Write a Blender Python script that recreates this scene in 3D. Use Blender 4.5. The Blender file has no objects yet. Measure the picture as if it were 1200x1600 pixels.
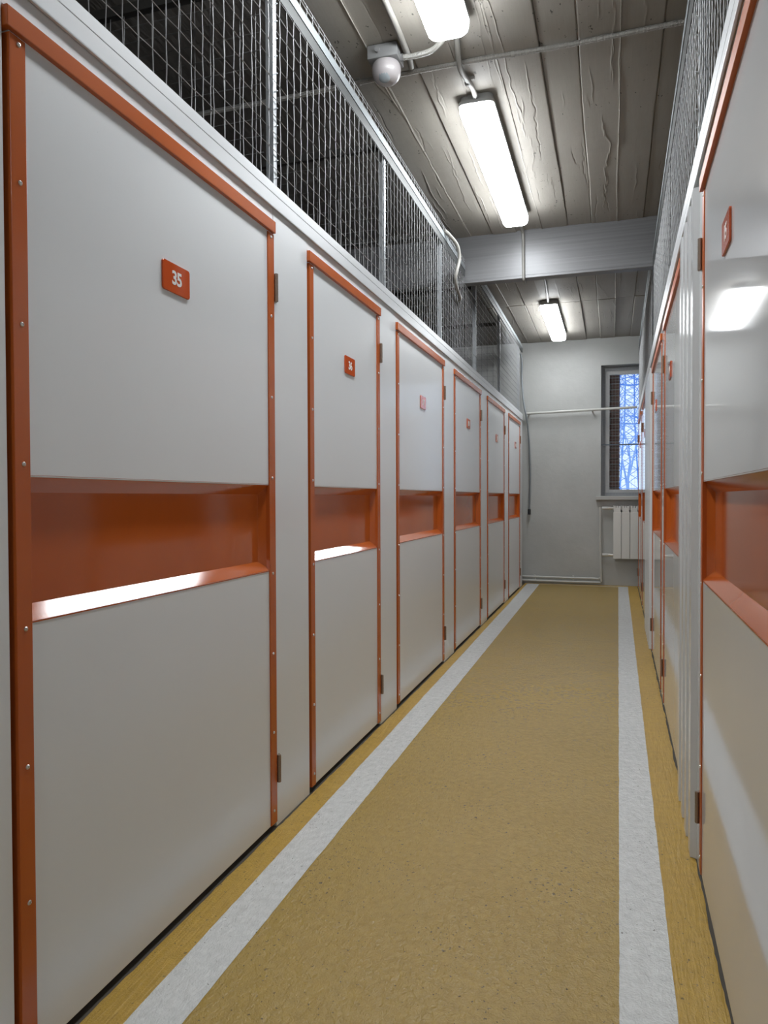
import bpy, bmesh, math, random
import numpy as np
from mathutils import Vector, Matrix, noise

random.seed(7)
SC = bpy.context.scene
COL = SC.collection
PI = math.pi

# ---------------------------------------------------------------- camera
YAW, PITCH, ROLL = math.radians(-17.365), math.radians(-1.116), math.radians(-0.188)
CAM_Z = 1.151
F = Vector((math.sin(YAW) * math.cos(PITCH), math.cos(YAW) * math.cos(PITCH), math.sin(PITCH)))
R0 = F.cross(Vector((0, 0, 1))).normalized()
U0 = R0.cross(F)
R = R0 * math.cos(ROLL) + U0 * math.sin(ROLL)
U = -R0 * math.sin(ROLL) + U0 * math.cos(ROLL)
cd = bpy.data.cameras.new('camera')
cam = bpy.data.objects.new('camera', cd)
COL.objects.link(cam)
cam.matrix_world = Matrix(((R.x, U.x, -F.x, 0), (R.y, U.y, -F.y, 0), (R.z, U.z, -F.z, CAM_Z), (0, 0, 0, 1)))
cd.sensor_fit = 'HORIZONTAL'
cd.sensor_width = 36
cd.lens = 1140.83 / 1200 * 36
cd.clip_start = 0.02
cd.clip_end = 800
SC.camera = cam

# ---------------------------------------------------------------- world, exposure
w = bpy.data.worlds.new('overcast_sky')
SC.world = w
w.use_nodes = True
bg = w.node_tree.nodes['Background']
bg.inputs[0].default_value = (0.62, 0.77, 1.0, 1)
bg.inputs[1].default_value = 1.35
SC.view_settings.view_transform = 'Standard'
SC.view_settings.look = 'None'
SC.view_settings.gamma = 1
SC.view_settings.use_curve_mapping = False
SC.view_settings.exposure = 0.0
LAMP = 35.0           # radiance of the lamp diffusers

# ---------------------------------------------------------------- geometry constants (metres)
XL = -1.119          # face of the left row of stores
XR0, XRS = 0.239, 0.0078   # face of the right row: X = XR0 + XRS * Y
YF = 9.94            # far wall
ZC = 3.217           # ceiling
DOOR_T = 2.10
FAS_B, FAS_T = 2.147, 2.233


# ---------------------------------------------------------------- materials
def mat(name, col, rough=0.5, metal=0.0, **k):
    m = bpy.data.materials.new(name)
    m.use_nodes = True
    b = m.node_tree.nodes['Principled BSDF']
    b.inputs['Base Color'].default_value = (*col, 1)
    b.inputs['Roughness'].default_value = rough
    b.inputs['Metallic'].default_value = metal
    for a, v in k.items():
        b.inputs[a.replace('_', ' ')].default_value = v
    return m


def nd(m, t, **k):
    n = m.node_tree.nodes.new(t)
    for a, v in k.items():
        setattr(n, a, v)
    return n


def lk(m, a, b):
    m.node_tree.links.new(a, b)


def bsdf(m):
    return m.node_tree.nodes['Principled BSDF']


def coords(m, scale=(1, 1, 1), src='Object'):
    tc = nd(m, 'ShaderNodeTexCoord')
    mp = nd(m, 'ShaderNodeMapping')
    mp.inputs['Scale'].default_value = scale
    lk(m, tc.outputs[src], mp.inputs[0])
    return mp.outputs[0]


def wcoords(m, scale=(1, 1, 1)):
    g = nd(m, 'ShaderNodeNewGeometry')
    mp = nd(m, 'ShaderNodeMapping')
    mp.inputs['Scale'].default_value = scale
    lk(m, g.outputs['Position'], mp.inputs[0])
    return mp.outputs[0]


def noise_tex(m, vec, scale, detail=4, rough=0.5, dist=0.0):
    n = nd(m, 'ShaderNodeTexNoise')
    n.inputs['Scale'].default_value = scale
    n.inputs['Detail'].default_value = detail
    n.inputs['Roughness'].default_value = rough
    n.inputs['Distortion'].default_value = dist
    lk(m, vec, n.inputs['Vector'])
    return n.outputs['Fac']


def ramp(m, fac, stops):
    r = nd(m, 'ShaderNodeValToRGB')
    e = r.color_ramp.elements
    while len(e) < len(stops):
        e.new(0.5)
    for i, (p, c) in enumerate(stops):
        e[i].position = p
        e[i].color = (*c, 1) if len(c) == 3 else c
    lk(m, fac, r.inputs[0])
    return r.outputs[0]


def mix(m, fac, a, b, typ='MIX'):
    x = nd(m, 'ShaderNodeMix', data_type='RGBA', blend_type=typ)
    for s, v in ((0, fac), (6, a), (7, b)):
        if isinstance(v, (int, float)):
            x.inputs[s].default_value = v
        elif isinstance(v, tuple):
            x.inputs[s].default_value = (*v, 1)
        else:
            lk(m, v, x.inputs[s])
    return x.outputs[2]


def math_n(m, op, a, b=None, c=None):
    x = nd(m, 'ShaderNodeMath', operation=op)
    for i, v in enumerate((a, b, c)):
        if v is None:
            continue
        if isinstance(v, (int, float)):
            x.inputs[i].default_value = v
        else:
            lk(m, v, x.inputs[i])
    return x.outputs[0]


def bump(m, height, strength=0.3, dist=0.01, normal=None):
    b = nd(m, 'ShaderNodeBump')
    b.inputs['Strength'].default_value = strength
    b.inputs['Distance'].default_value = dist
    lk(m, height, b.inputs['Height'])
    if normal is not None:
        lk(m, normal, b.inputs['Normal'])
    lk(m, b.outputs[0], bsdf(m).inputs['Normal'])
    return b.outputs[0]


# pale powder-coated sheet steel: satin, faint vertical roller lines and dust specks
def steel_paint(name, col, rough, coat=0.0, flat=False):
    m = mat(name, col, rough, Coat_Weight=coat, Coat_Roughness=0.13)
    v = wcoords(m, (1, 1, 1))
    g = noise_tex(m, v, 1.3, 3)
    rr = math_n(m, 'MULTIPLY_ADD', g, 0.04, rough - 0.02)
    lk(m, rr, bsdf(m).inputs['Roughness'])
    sp = noise_tex(m, v, 90, 2)
    c = ramp(m, sp, [(0.0, (col[0] * .45, col[1] * .43, col[2] * .4)), (0.215, col)])
    c2 = mix(m, math_n(m, 'MULTIPLY', g, 0.12), c, (col[0] * .86, col[1] * .85, col[2] * .82))
    lk(m, c2, bsdf(m).inputs['Base Color'])
    if not flat:
        bump(m, noise_tex(m, v, 1.6, 1), 0.025, 0.02)
    return m


M = {}
M['pale'] = steel_paint('pale_grey_paint', (0.70, 0.72, 0.735), 0.33, 0.40)
M['pale_gloss'] = steel_paint('pale_grey_gloss_paint', (0.63, 0.64, 0.645), 0.06)
bsdf(M['pale_gloss']).inputs['Specular IOR Level'].default_value = 0.26
M['pale_rib'] = steel_paint('pale_grey_rib_paint', (0.60, 0.61, 0.615), 0.16, flat=True)
M['fascia'] = steel_paint('pale_grey_fascia_paint', (0.55, 0.565, 0.58), 0.36, flat=True)


def orange_paint(name, rough):
    m = mat(name, (0.46, 0.10, 0.018), rough)
    v = wcoords(m)
    bump(m, noise_tex(m, v, 200, 2), 0.02, 0.0015)
    g = noise_tex(m, v, 4, 3)
    lk(m, ramp(m, g, [(0.3, (0.43, 0.092, 0.016)), (0.7, (0.48, 0.108, 0.020))]), bsdf(m).inputs['Base Color'])
    return m


M['orange'] = orange_paint('orange_trim_paint', 0.22)
M['orange_flat'] = orange_paint('orange_trim_paint_right', 0.36)
bsdf(M['orange_flat']).inputs['Specular IOR Level'].default_value = 0.2
M['orange_gloss'] = orange_paint('orange_tray_paint', 0.10)
M['plate'] = mat('orange_acrylic', (0.55, 0.085, 0.018), 0.06)
M['digit'] = mat('white_print', (0.80, 0.80, 0.78), 0.35)
M['zinc'] = mat('zinc_plate', (0.46, 0.48, 0.50), 0.42, 0.8)
M['wire'] = mat('galvanised_wire', (0.40, 0.405, 0.41), 0.65, 0.1)
M['rail'] = mat('galvanised_rail', (0.24, 0.26, 0.27), 0.5, 0.5)
M['screw'] = mat('screw_steel', (0.62, 0.60, 0.57), 0.3, 1.0)
M['hinge'] = mat('hinge_bronze', (0.30, 0.23, 0.18), 0.42, 0.8)
M['dark'] = mat('dark_shadow_paint', (0.035, 0.033, 0.03), 0.6)
M['shaded_steel'] = mat('shaded_steel', (0.06, 0.063, 0.062), 0.5, 0.3)
M['black'] = mat('black_rubber', (0.012, 0.012, 0.012), 0.45)
M['lamp_body'] = mat('lamp_grey_plastic', (0.30, 0.30, 0.29), 0.45)
M['conduit'] = mat('grey_plastic_conduit', (0.25, 0.24, 0.22), 0.5)
M['hose'] = mat('white_plastic_hose', (0.27, 0.262, 0.24), 0.42)
M['sensor_box'] = mat('sensor_box_grey', (0.20, 0.20, 0.20), 0.5)
M['sensor_dome'] = mat('sensor_dome_white', (0.38, 0.355, 0.355), 0.25)
M['sensor_lens'] = mat('sensor_lens', (0.25, 0.28, 0.30), 0.2)
M['radiator'] = mat('radiator_enamel', (0.68, 0.68, 0.65), 0.3)
M['radiator_dark'] = mat('radiator_groove', (0.33, 0.33, 0.32), 0.5)
M['pipe'] = mat('white_pipe_paint', (0.50, 0.50, 0.47), 0.35)
M['frame'] = mat('window_frame_grey', (0.30, 0.31, 0.32), 0.5)
M['frame_light'] = mat('window_sash_grey', (0.47, 0.47, 0.46), 0.45)
M['bar'] = mat('window_bar_grey', (0.10, 0.12, 0.15), 0.4)
M['sill'] = mat('sill_paint', (0.42, 0.42, 0.40), 0.4)
M['tower'] = mat('tower_blue_paint', (0.14, 0.32, 0.74), 0.6)
M['branch'] = mat('frosted_branch', (0.30, 0.46, 0.80), 0.8)
M['snow'] = mat('snow', (0.8, 0.84, 0.9), 0.8)

m = mat('lamp_diffuser', (0.9, 0.9, 0.9), 0.4)
bsdf(m).inputs['Emission Color'].default_value = (0.93, 0.97, 1.0, 1)
bsdf(m).inputs['Emission Strength'].default_value = LAMP
M['diffuser'] = m

m = mat('window_glass', (1, 1, 1), 0.0)
bsdf(m).inputs['Transmission Weight'].default_value = 1.0
bsdf(m).inputs['IOR'].default_value = 1.01
M['glass'] = m

# floor coatings
def floor_mat(name, dark, lightc, rough, bs, streak, pits=0.80):
    m = mat(name, lightc, rough)
    v = wcoords(m)
    big = noise_tex(m, v, 1.6, 4)
    c = ramp(m, big, [(0.3, dark), (0.7, lightc)])
    fine = noise_tex(m, v, 34, 4, 0.6)
    c = mix(m, 0.35, c, ramp(m, fine, [(0.3, tuple(x * .72 for x in dark)), (0.7, tuple(min(1, x * 1.18) for x in lightc))]))
    pit = noise_tex(m, v, 85, 2, 0.5)
    patch = noise_tex(m, v, 3.1, 2)
    pm = math_n(m, 'GREATER_THAN', math_n(m, 'ADD', pit, math_n(m, 'MULTIPLY', patch, 0.22)), pits)
    c = mix(m, math_n(m, 'MULTIPLY', pm, 0.75), c, (0.07, 0.055, 0.03))
    lk(m, c, bsdf(m).inputs['Base Color'])
    sv = wcoords(m, streak)
    h1 = noise_tex(m, sv, 1.0, 4, 0.6, 0.6)
    h2 = noise_tex(m, v, 190, 2, 0.6)
    h3 = noise_tex(m, v, 14, 3)
    h = math_n(m, 'ADD', math_n(m, 'MULTIPLY', h1, 0.9), math_n(m, 'MULTIPLY', h2, 0.35))
    h = math_n(m, 'ADD', h, math_n(m, 'MULTIPLY', h3, 0.6))
    h = math_n(m, 'SUBTRACT', h, math_n(m, 'MULTIPLY', pm, 0.5))
    bump(m, h, bs, 0.0055)
    lk(m, math_n(m, 'MULTIPLY_ADD', noise_tex(m, v, 5, 3), 0.05, rough - 0.02), bsdf(m).inputs['Roughness'])
    return m


M['floor'] = floor_mat('mustard_floor_coat', (0.335, 0.220, 0.043), (0.378, 0.252, 0.055), 0.21, 1.0, (60, 42, 60), 0.795)
M['border'] = floor_mat('ochre_brushed_coat', (0.38, 0.23, 0.032), (0.46, 0.285, 0.045), 0.42, 0.7, (95, 9, 60))
M['stripe'] = floor_mat('white_line_paint', (0.58, 0.585, 0.57), (0.63, 0.635, 0.62), 0.21, 1.0, (55, 30, 60), 0.835)
M['slab'] = mat('bare_concrete', (0.07, 0.062, 0.05), 0.85)
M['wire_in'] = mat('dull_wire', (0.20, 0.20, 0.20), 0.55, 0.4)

# cast concrete ceiling, painted long ago
m = mat('board_marked_concrete', (0.25, 0.235, 0.21), 0.62)
v = wcoords(m)
g1 = noise_tex(m, v, 1.1, 5, 0.55)
c = ramp(m, g1, [(0.3, (0.265, 0.245, 0.215)), (0.7, (0.33, 0.306, 0.270))])
grain = noise_tex(m, wcoords(m, (70, 5, 20)), 1.0, 5, 0.6, 1.2)
c = mix(m, 0.12, c, ramp(m, grain, [(0.35, (0.20, 0.185, 0.165)), (0.65, (0.33, 0.315, 0.29))]))
pit = noise_tex(m, wcoords(m, (60, 34, 30)), 1.0, 2)
pat = noise_tex(m, v, 2.4, 3)
pm = math_n(m, 'GREATER_THAN', math_n(m, 'ADD', pit, math_n(m, 'MULTIPLY', pat, 0.5)), 1.005)
c = mix(m, math_n(m, 'MULTIPLY', pm, 0.8), c, (0.03, 0.028, 0.025))
lk(m, c, bsdf(m).inputs['Base Color'])
crk = nd(m, 'ShaderNodeTexWave', wave_type='BANDS', bands_direction='X')
crk.inputs['Scale'].default_value = 9
crk.inputs['Distortion'].default_value = 9
crk.inputs['Detail'].default_value = 3
crk.inputs['Detail Scale'].default_value = 0.7
lk(m, wcoords(m, (1, 0.16, 1)), crk.inputs['Vector'])
vein = math_n(m, 'POWER', crk.outputs['Fac'], 18)
h = math_n(m, 'ADD', math_n(m, 'MULTIPLY', grain, 0.10), math_n(m, 'MULTIPLY', vein, 0.05))
h = math_n(m, 'SUBTRACT', h, math_n(m, 'MULTIPLY', pm, 0.8))
h = math_n(m, 'ADD', h, math_n(m, 'MULTIPLY', noise_tex(m, v, 9, 4, 0.6), 0.9))
bump(m, h, 0.32, 0.006)
M['ceiling'] = m

m = mat('far_wall_paint', (0.42, 0.42, 0.40), 0.5)
v = wcoords(m)
g1 = noise_tex(m, v, 1.7, 5, 0.6)
c = ramp(m, g1, [(0.3, (0.40, 0.405, 0.39)), (0.75, (0.47, 0.475, 0.46))])
st = noise_tex(m, wcoords(m, (16, 16, 7)), 1.0, 4, 0.65)
c = mix(m, ramp(m, st, [(0.66, (0, 0, 0)), (0.80, (0.3, 0.3, 0.3))]), c, (0.27, 0.27, 0.26))
lk(m, c, bsdf(m).inputs['Base Color'])
bump(m, math_n(m, 'ADD', noise_tex(m, v, 7, 4), math_n(m, 'MULTIPLY', noise_tex(m, v, 60, 3), 0.2)), 0.35, 0.012)
M['far'] = m
M['shaded_ceiling'] = mat('shaded_ceiling_paint', (0.12, 0.112, 0.10), 0.8)  # darker copy of the ceiling, shade behind the screens painted into the colour
bump(M['shaded_ceiling'], noise_tex(M['shaded_ceiling'], wcoords(M['shaded_ceiling'], (6, 1, 1)), 6, 4), 0.5, 0.012)
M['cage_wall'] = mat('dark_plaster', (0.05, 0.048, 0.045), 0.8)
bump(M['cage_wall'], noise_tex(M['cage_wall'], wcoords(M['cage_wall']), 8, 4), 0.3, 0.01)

m = mat('beam_grey_enamel', (0.19, 0.19, 0.195), 0.28, 0.35)
s = noise_tex(m, wcoords(m, (0.7, 60, 90)), 1.0, 4, 0.7)
lk(m, math_n(m, 'MULTIPLY_ADD', s, 0.20, 0.34), bsdf(m).inputs['Roughness'])
lk(m, ramp(m, s, [(0.3, (0.165, 0.165, 0.17)), (0.7, (0.22, 0.22, 0.225))]), bsdf(m).inputs['Base Color'])
bump(m, s, 0.12, 0.003)
M['beam'] = m

m = mat('dark_brick', (0.17, 0.085, 0.065), 0.85)
v = wcoords(m)
oi = nd(m, 'ShaderNodeObjectInfo')
c = ramp(m, oi.outputs['Random'], [(0.0, (0.13, 0.080, 0.068)), (1.0, (0.19, 0.115, 0.095))])
c = mix(m, 0.5, c, ramp(m, noise_tex(m, v, 60, 4), [(0.3, (0.10, 0.06, 0.05)), (0.7, (0.24, 0.13, 0.10))]))
lk(m, c, bsdf(m).inputs['Base Color'])
bump(m, noise_tex(m, v, 120, 3), 0.4, 0.003)
M['mortar'] = mat('grey_mortar', (0.26, 0.25, 0.24), 0.9)
M['brick'] = m


# ---------------------------------------------------------------- mesh builder
class MB:
    def __init__(self, T=None):
        self.v, self.f, self.sm, self.mi = [], [], [], []
        self.T = T

    def add(self, vs, fs, smooth=False, mi=0):
        o = len(self.v)
        if self.T:
            vs = [self.T(*p) for p in vs]
        self.v += [tuple(p) for p in vs]
        self.f += [tuple(i + o for i in f) for f in fs]
        self.sm += [smooth] * len(fs)
        self.mi += [mi] * len(fs)
        return self

    def box(self, a, b, ch=0.0, mi=0):
        (x0, y0, z0), (x1, y1, z1) = a, b
        if ch <= 0:
            vs = [(x, y, z) for x in (x0, x1) for y in (y0, y1) for z in (z0, z1)]
            return self.add(vs, [(0, 1, 3, 2), (4, 6, 7, 5), (0, 4, 5, 1), (2, 3, 7, 6), (0, 2, 6, 4), (1, 5, 7, 3)], mi=mi)
        bm = bmesh.new()
        bmesh.ops.create_cube(bm, size=1)
        for q in bm.verts:
            q.co = Vector(((x0 + x1) / 2 + q.co.x * (x1 - x0), (y0 + y1) / 2 + q.co.y * (y1 - y0), (z0 + z1) / 2 + q.co.z * (z1 - z0)))
        bmesh.ops.bevel(bm, geom=list(bm.edges), offset=ch, segments=2, profile=0.5, affect='EDGES')
        bm.verts.index_update()
        self.add([q.co[:] for q in bm.verts], [[q.index for q in f.verts] for f in bm.faces], mi=mi)
        bm.free()
        return self

    def prism(self, prof, y0, y1, axes='xz', cap=True, mi=0, smooth=False):
        """profile in two axes extruded along the third"""
        def P(a, b, t):
            return {'xz': (a, t, b), 'xy': (a, b, t), 'yz': (t, a, b)}[axes]
        n = len(prof)
        vs = [P(a, b, y0) for a, b in prof] + [P(a, b, y1) for a, b in prof]
        fs = [(i, (i + 1) % n, n + (i + 1) % n, n + i) for i in range(n)]
        self.add(vs, fs, smooth, mi)
        if cap:
            self.add(vs, [tuple(range(n))[::-1], tuple(range(n, 2 * n))], False, mi)
        return self

    def tube(self, pts, r, n=10, cap=True, mi=0, rr=None):
        pts = [Vector(p) for p in pts]
        vs, fs = [], []
        N = None
        for i, p in enumerate(pts):
            t = (pts[min(i + 1, len(pts) - 1)] - pts[max(i - 1, 0)]).normalized()
            if N is None:
                N = t.orthogonal().normalized()
            N = (N - t * N.dot(t)).normalized()
            B = t.cross(N)
            ri = rr[i] if rr else r
            for k in range(n):
                a = 2 * PI * k / n
                vs.append(p + (N * math.cos(a) + B * math.sin(a)) * ri)
        for i in range(len(pts) - 1):
            for k in range(n):
                fs.append((i * n + k, i * n + (k + 1) % n, (i + 1) * n + (k + 1) % n, (i + 1) * n + k))
        self.add([p[:] for p in vs], fs, True, mi)
        if cap:
            o = (len(pts) - 1) * n
            self.add([p[:] for p in vs], [tuple(range(n))[::-1], tuple(o + k for k in range(n))], False, mi)
        return self

    def build(self, name, material, parent=None, **tags):
        me = bpy.data.meshes.new(name)
        me.from_pydata(self.v, [], self.f)
        mats = material if isinstance(material, (list, tuple)) else [material]
        for q in mats:
            me.materials.append(q)
        me.polygons.foreach_set('use_smooth', self.sm)
        me.polygons.foreach_set('material_index', self.mi)
        sharp = any(self.sm)
        bm = bmesh.new()
        bm.from_mesh(me)
        bmesh.ops.remove_doubles(bm, verts=bm.verts, dist=1e-6)
        bmesh.ops.recalc_face_normals(bm, faces=bm.faces)
        bm.to_mesh(me)
        bm.free()
        if sharp:
            me.set_sharp_from_angle(angle=math.radians(38))
        o = bpy.data.objects.new(name, me)
        COL.objects.link(o)
        if parent is not None:
            o.parent = parent
        for k, val in tags.items():
            o[k] = val
        return o


def raw(name, vs, fs, material, parent=None, smooth=False, **tags):
    me = bpy.data.meshes.new(name)
    me.from_pydata(vs, [], fs)
    me.materials.append(material)
    if smooth:
        me.polygons.foreach_set('use_smooth', [True] * len(fs))
    o = bpy.data.objects.new(name, me)
    COL.objects.link(o)
    if parent is not None:
        o.parent = parent
    for k, val in tags.items():
        o[k] = val
    return o


def share(src, name, parent, loc=(0, 0, 0), rz=0.0):
    o = bpy.data.objects.new(name, src.data)
    COL.objects.link(o)
    o.parent = parent
    o.location = loc
    o.rotation_euler = (0, 0, rz)
    return o


def root(name, loc=(0, 0, 0), rz=0.0, **tags):
    o = bpy.data.objects.new(name, None)
    o.empty_display_size = 0.1
    COL.objects.link(o)
    o.location = loc
    o.rotation_euler = (0, 0, rz)
    for k, val in tags.items():
        o[k] = val
    return o


# ================================================================ THE ROOM
X0, X1, Y0 = -3.2, 2.3, -4.6
MB().box((X0 - .15, Y0 - .15, -0.20), (X1 + .15, YF + .32, -0.0005)).build('floor', M['slab'], kind='structure')
FLOOR = bpy.data.objects['floor']
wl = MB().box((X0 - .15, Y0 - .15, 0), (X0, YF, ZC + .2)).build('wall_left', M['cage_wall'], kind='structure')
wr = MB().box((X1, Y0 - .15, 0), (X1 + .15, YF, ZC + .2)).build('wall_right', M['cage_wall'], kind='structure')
wb = MB().box((X0, Y0 - .15, 0), (X1, Y0, ZC + .2)).build('wall_back', M['far'], kind='structure')
# far wall with the window opening
WX0, WX1, WZ0, WZ1 = -0.143, 1.15, 1.165, 2.863
WD = 0.32
b = MB()
b.box((X0 - .15, YF, 0), (WX0, YF + WD, ZC + .2))
b.box((WX1, YF, 0), (X1 + .15, YF + WD, ZC + .2))
b.box((WX0, YF, 0), (WX1, YF + WD, WZ0))
b.box((WX0, YF, WZ1), (WX1, YF + WD, ZC + .2))
b.build('wall_front', M['far'], kind='structure')


# floor coats: thin layers lying on the slab
def wob_strip(name, xa, xb, y0, y1, z, material, amp, parent, seed=0, step=0.03, fa=True, fb=True, thick=0.0006, **tags):
    n = max(2, int((y1 - y0) / step))
    vs, fs = [], []
    for i in range(n + 1):
        y = y0 + (y1 - y0) * i / n
        a = xa(y) + (noise.noise((y * 6, seed, 0)) * amp + noise.noise((y * 31, seed, 3)) * amp * .6 if fa else 0)
        c = xb(y) + (noise.noise((y * 6, seed + 9, 0)) * amp + noise.noise((y * 31, seed + 9, 3)) * amp * .6 if fb else 0)
        vs += [(a, y, z - thick), (a, y, z), (c, y, z), (c, y, z - thick)]
    for i in range(n):
        o = i * 4
        for k in range(3):
            fs.append((o + k, o + k + 1, o + k + 5, o + k + 4))
    fs += [(0, 3, 2, 1), (n * 4, n * 4 + 1, n * 4 + 2, n * 4 + 3)]
    o = raw(name, vs, fs, material, parent, **tags)
    bm = bmesh.new(); bm.from_mesh(o.data); bmesh.ops.recalc_face_normals(bm, faces=bm.faces); bm.to_mesh(o.data); bm.free()
    return o


sLo = lambda y: -1.010 - 0.0072 * y
sLi = lambda y: -0.893 - 0.0025 * y
sRi = lambda y: 0.006 + 0.0072 * y
sRo = lambda y: 0.130 + 0.0064 * y
XR = lambda y: XR0 + XRS * y
YS = 9.80
wob_strip('floor_coat', lambda y: sLi(y) - .02, lambda y: sRi(y) + .02, Y0, YS + .01, 0.0, M['floor'], 0, FLOOR, thick=0.0004)
bl = wob_strip('floor_border', lambda y: -1.113, lambda y: sLo(y) + .02, Y0, YF, 0.0, M['border'], 0.004, FLOOR, 2, fb=False, thick=0.0004)
br_ = wob_strip('floor_border', lambda y: sRo(y) - .02, lambda y: XR(y) - .004, Y0, YF, 0.0, M['border'], 0.006, FLOOR, 5, fa=False, thick=0.0004)
MB().box((-1.08, YS + .01, -0.0003), (0.25, YF, 0.0002)).build('floor_border', M['border'], FLOOR)
wob_strip('painted_stripe', sLo, sLi, Y0, YS + .06, 0.0012, M['stripe'], 0.0022, FLOOR, 11)
wob_strip('painted_stripe', sRi, sRo, Y0, YS + .03, 0.0012, M['stripe'], 0.0022, FLOOR, 17)
b = MB()
b.prism([(sLi(YS) - .01, YS + .045), (sRi(YS) + .01, YS - .015), (sRi(YS) + .01, YS + .012), (sLi(YS) - .01, YS + .068)], -0.0003, 0.0011, 'xy')
b.build('painted_stripe', M['stripe'], FLOOR)

# ---------------------------------------------------------------- ceiling, cast against boards
b = MB()
b.box((X0 - .15, Y0 - .15, ZC + .012), (X1 + .15, YF + .1, ZC + .25))
b.box((0.42, Y0, ZC + .0), (X1, YF, ZC + .02))
b.box((-1.30, Y0, ZC), (0.42, 2.55, ZC + .02))
CEIL = b.build('ceiling', M['ceiling'], kind='structure')
MB().box((X0, Y0, ZC + .0), (-1.30, YF, ZC + .011)).build('shaded_slab', M['shaded_ceiling'], CEIL)  # ceiling above the left stores, its dimness put into the colour
seams = [-1.30, -1.25, -1.08, -0.90, -0.715, -0.525, -0.325, -0.155, 0.028, 0.215, 0.42]
random.seed(3)
rid = []      # wandering fins and cracks: (x0, amp, freq, seed, height, width, y0, y1)
for sx_ in seams[1:-1]:
    rid.append((sx_, 0.006, 1.3, sx_ * 9, -0.0045 if random.random() < .5 else 0.005, 0.0026, 2.4, 10, 0.0))
for i in range(120):
    yy = random.uniform(2.6, 9.6)
    rid.append((random.uniform(-1.25, 0.36), random.uniform(0.02, 0.06), random.uniform(1.2, 3.2), i * 3.7, random.choice((0.0020, 0.0028, 0.0034, -0.0030)), random.uniform(0.0012, 0.0024), yy, yy + random.choice((random.uniform(0.15, 0.5), random.uniform(0.4, 1.5))), random.choice((0, 0, random.uniform(-.28, .28)))))


def ceil_h(X, Y):
    """depth of the underside below ZC (positive = down)"""
    h = np.zeros_like(X)
    for (x0, am, fr, sd, hh, ww, ya, yb, sl) in rid:
        ys = Y[0]
        wx = np.array([x0 + sl * (float(q) - ya) + am * noise.noise((float(q) * fr, sd, 1.1)) + am * .35 * noise.noise((float(q) * fr * 6, sd, 7.1)) for q in ys])
        fade = np.clip((ys - ya) / .12, 0, 1) * np.clip((yb - ys) / .12, 0, 1)
        h += hh * np.exp(-((X - wx[None, :]) / ww) ** 2) * fade[None, :]
    return h


def ceiling_boards():
    for (ya, yb) in ((2.55, 7.975), (7.985, YF)):
        for k in range(len(seams) - 1):
            xa, xb = seams[k], seams[k + 1]
            nx = max(4, int((xb - xa) / 0.0022))
            ny = int((yb - ya) / 0.020)
            xs = np.linspace(xa, xb, nx + 1)
            ys = np.linspace(ya, yb, ny + 1)
            X, Y = np.meshgrid(xs, ys, indexing='ij')
            off = 0.0035 * math.sin(k * 2.7 + (1 if ya > 5 else 0)) + 0.002
            H = ceil_h(X, Y) + off + 0.0022 * np.sin(Y * 1.1 + k) + 0.0015 * np.sin(X * 9 + Y * .4)
            edge = np.minimum(X - xa, xb - X)
            H = np.where(edge < 0.001, H - 0.003, H)
            Z = ZC - H
            vs = np.stack([X.ravel(), Y.ravel(), Z.ravel()], 1)
            idx = np.arange((nx + 1) * (ny + 1)).reshape(nx + 1, ny + 1)
            fs = np.stack([idx[:-1, :-1].ravel(), idx[:-1, 1:].ravel(), idx[1:, 1:].ravel(), idx[1:, :-1].ravel()], 1)
            # rim going up into the slab
            vs = vs.tolist()
            o = len(vs)
            rim = list(idx[:, 0]) + list(idx[-1, 1:]) + list(idx[-2::-1, -1]) + list(idx[0, -2:0:-1])
            for r_ in rim:
                p = vs[r_]
                vs.append([p[0], p[1], ZC + .014])
            n = len(rim)
            fl = fs.tolist() + [[int(rim[i]), int(rim[(i + 1) % n]), o + (i + 1) % n, o + i] for i in range(n)]
            raw('ceiling_board', vs, fl, M['ceiling'], CEIL, smooth=True)


ceiling_boards()

# ---------------------------------------------------------------- boxed steel beam
BY = 5.76
b = MB()
prof = [(BY, ZC + .01), (BY, 2.872), (BY - .006, 2.868), (BY - .006, 2.850), (BY, 2.846), (BY + .075, 2.846), (BY + .078, 2.872), (BY + .075, ZC + .01)]
b.prism(prof, X0, X1, 'yz')
b.build('ceiling_beam', M['beam'], kind='structure', label='wide grey enamelled steel beam crossing under the ceiling')


# ================================================================ ROWS OF STORE DOORS
# local frame of a row piece: u runs along the corridor, o is out of the face towards the corridor
def frame_of(side):
    s = 1.0 if side == 'L' else -1.0
    return (lambda o, u, z: (o * s, u, z)), s


def base(side, y):
    if side == 'L':
        return (XL, y, 0), 0.0
    return (XR0 + XRS * y, y, 0), -XRS


TRAY_T, TRAY_B = 1.199, 0.904
ZB = 0.020
SCREWS = [2.042, 1.773, 1.496, 1.22, 0.892, 0.615, 0.341, 0.068]
shared = {}


def screw_mesh():
    if 'screw' not in shared:
        b = MB()
        prof = [(0.0052, 0), (0.0049, 0.0012), (0.0036, 0.0026), (0.0016, 0.0029), (0.0010, 0.0012)]
        n = 10
        vs, fs = [], []
        for r_, h_ in prof:
            for k in range(n):
                a = 2 * PI * k / n
                vs.append((h_, r_ * math.cos(a), r_ * math.sin(a)))
        for i in range(len(prof) - 1):
            for k in range(n):
                fs.append((i * n + k, i * n + (k + 1) % n, (i + 1) * n + (k + 1) % n, (i + 1) * n + k))
        fs.append(tuple((len(prof) - 1) * n + k for k in range(n)))
        me = bpy.data.meshes.new('screw')
        me.from_pydata(vs, [], fs)
        me.materials.append(M['screw'])
        bm = bmesh.new(); bm.from_mesh(me); bmesh.ops.recalc_face_normals(bm, faces=bm.faces); bm.to_mesh(me); bm.free()
        shared['screw'] = me
    return shared['screw']


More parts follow.
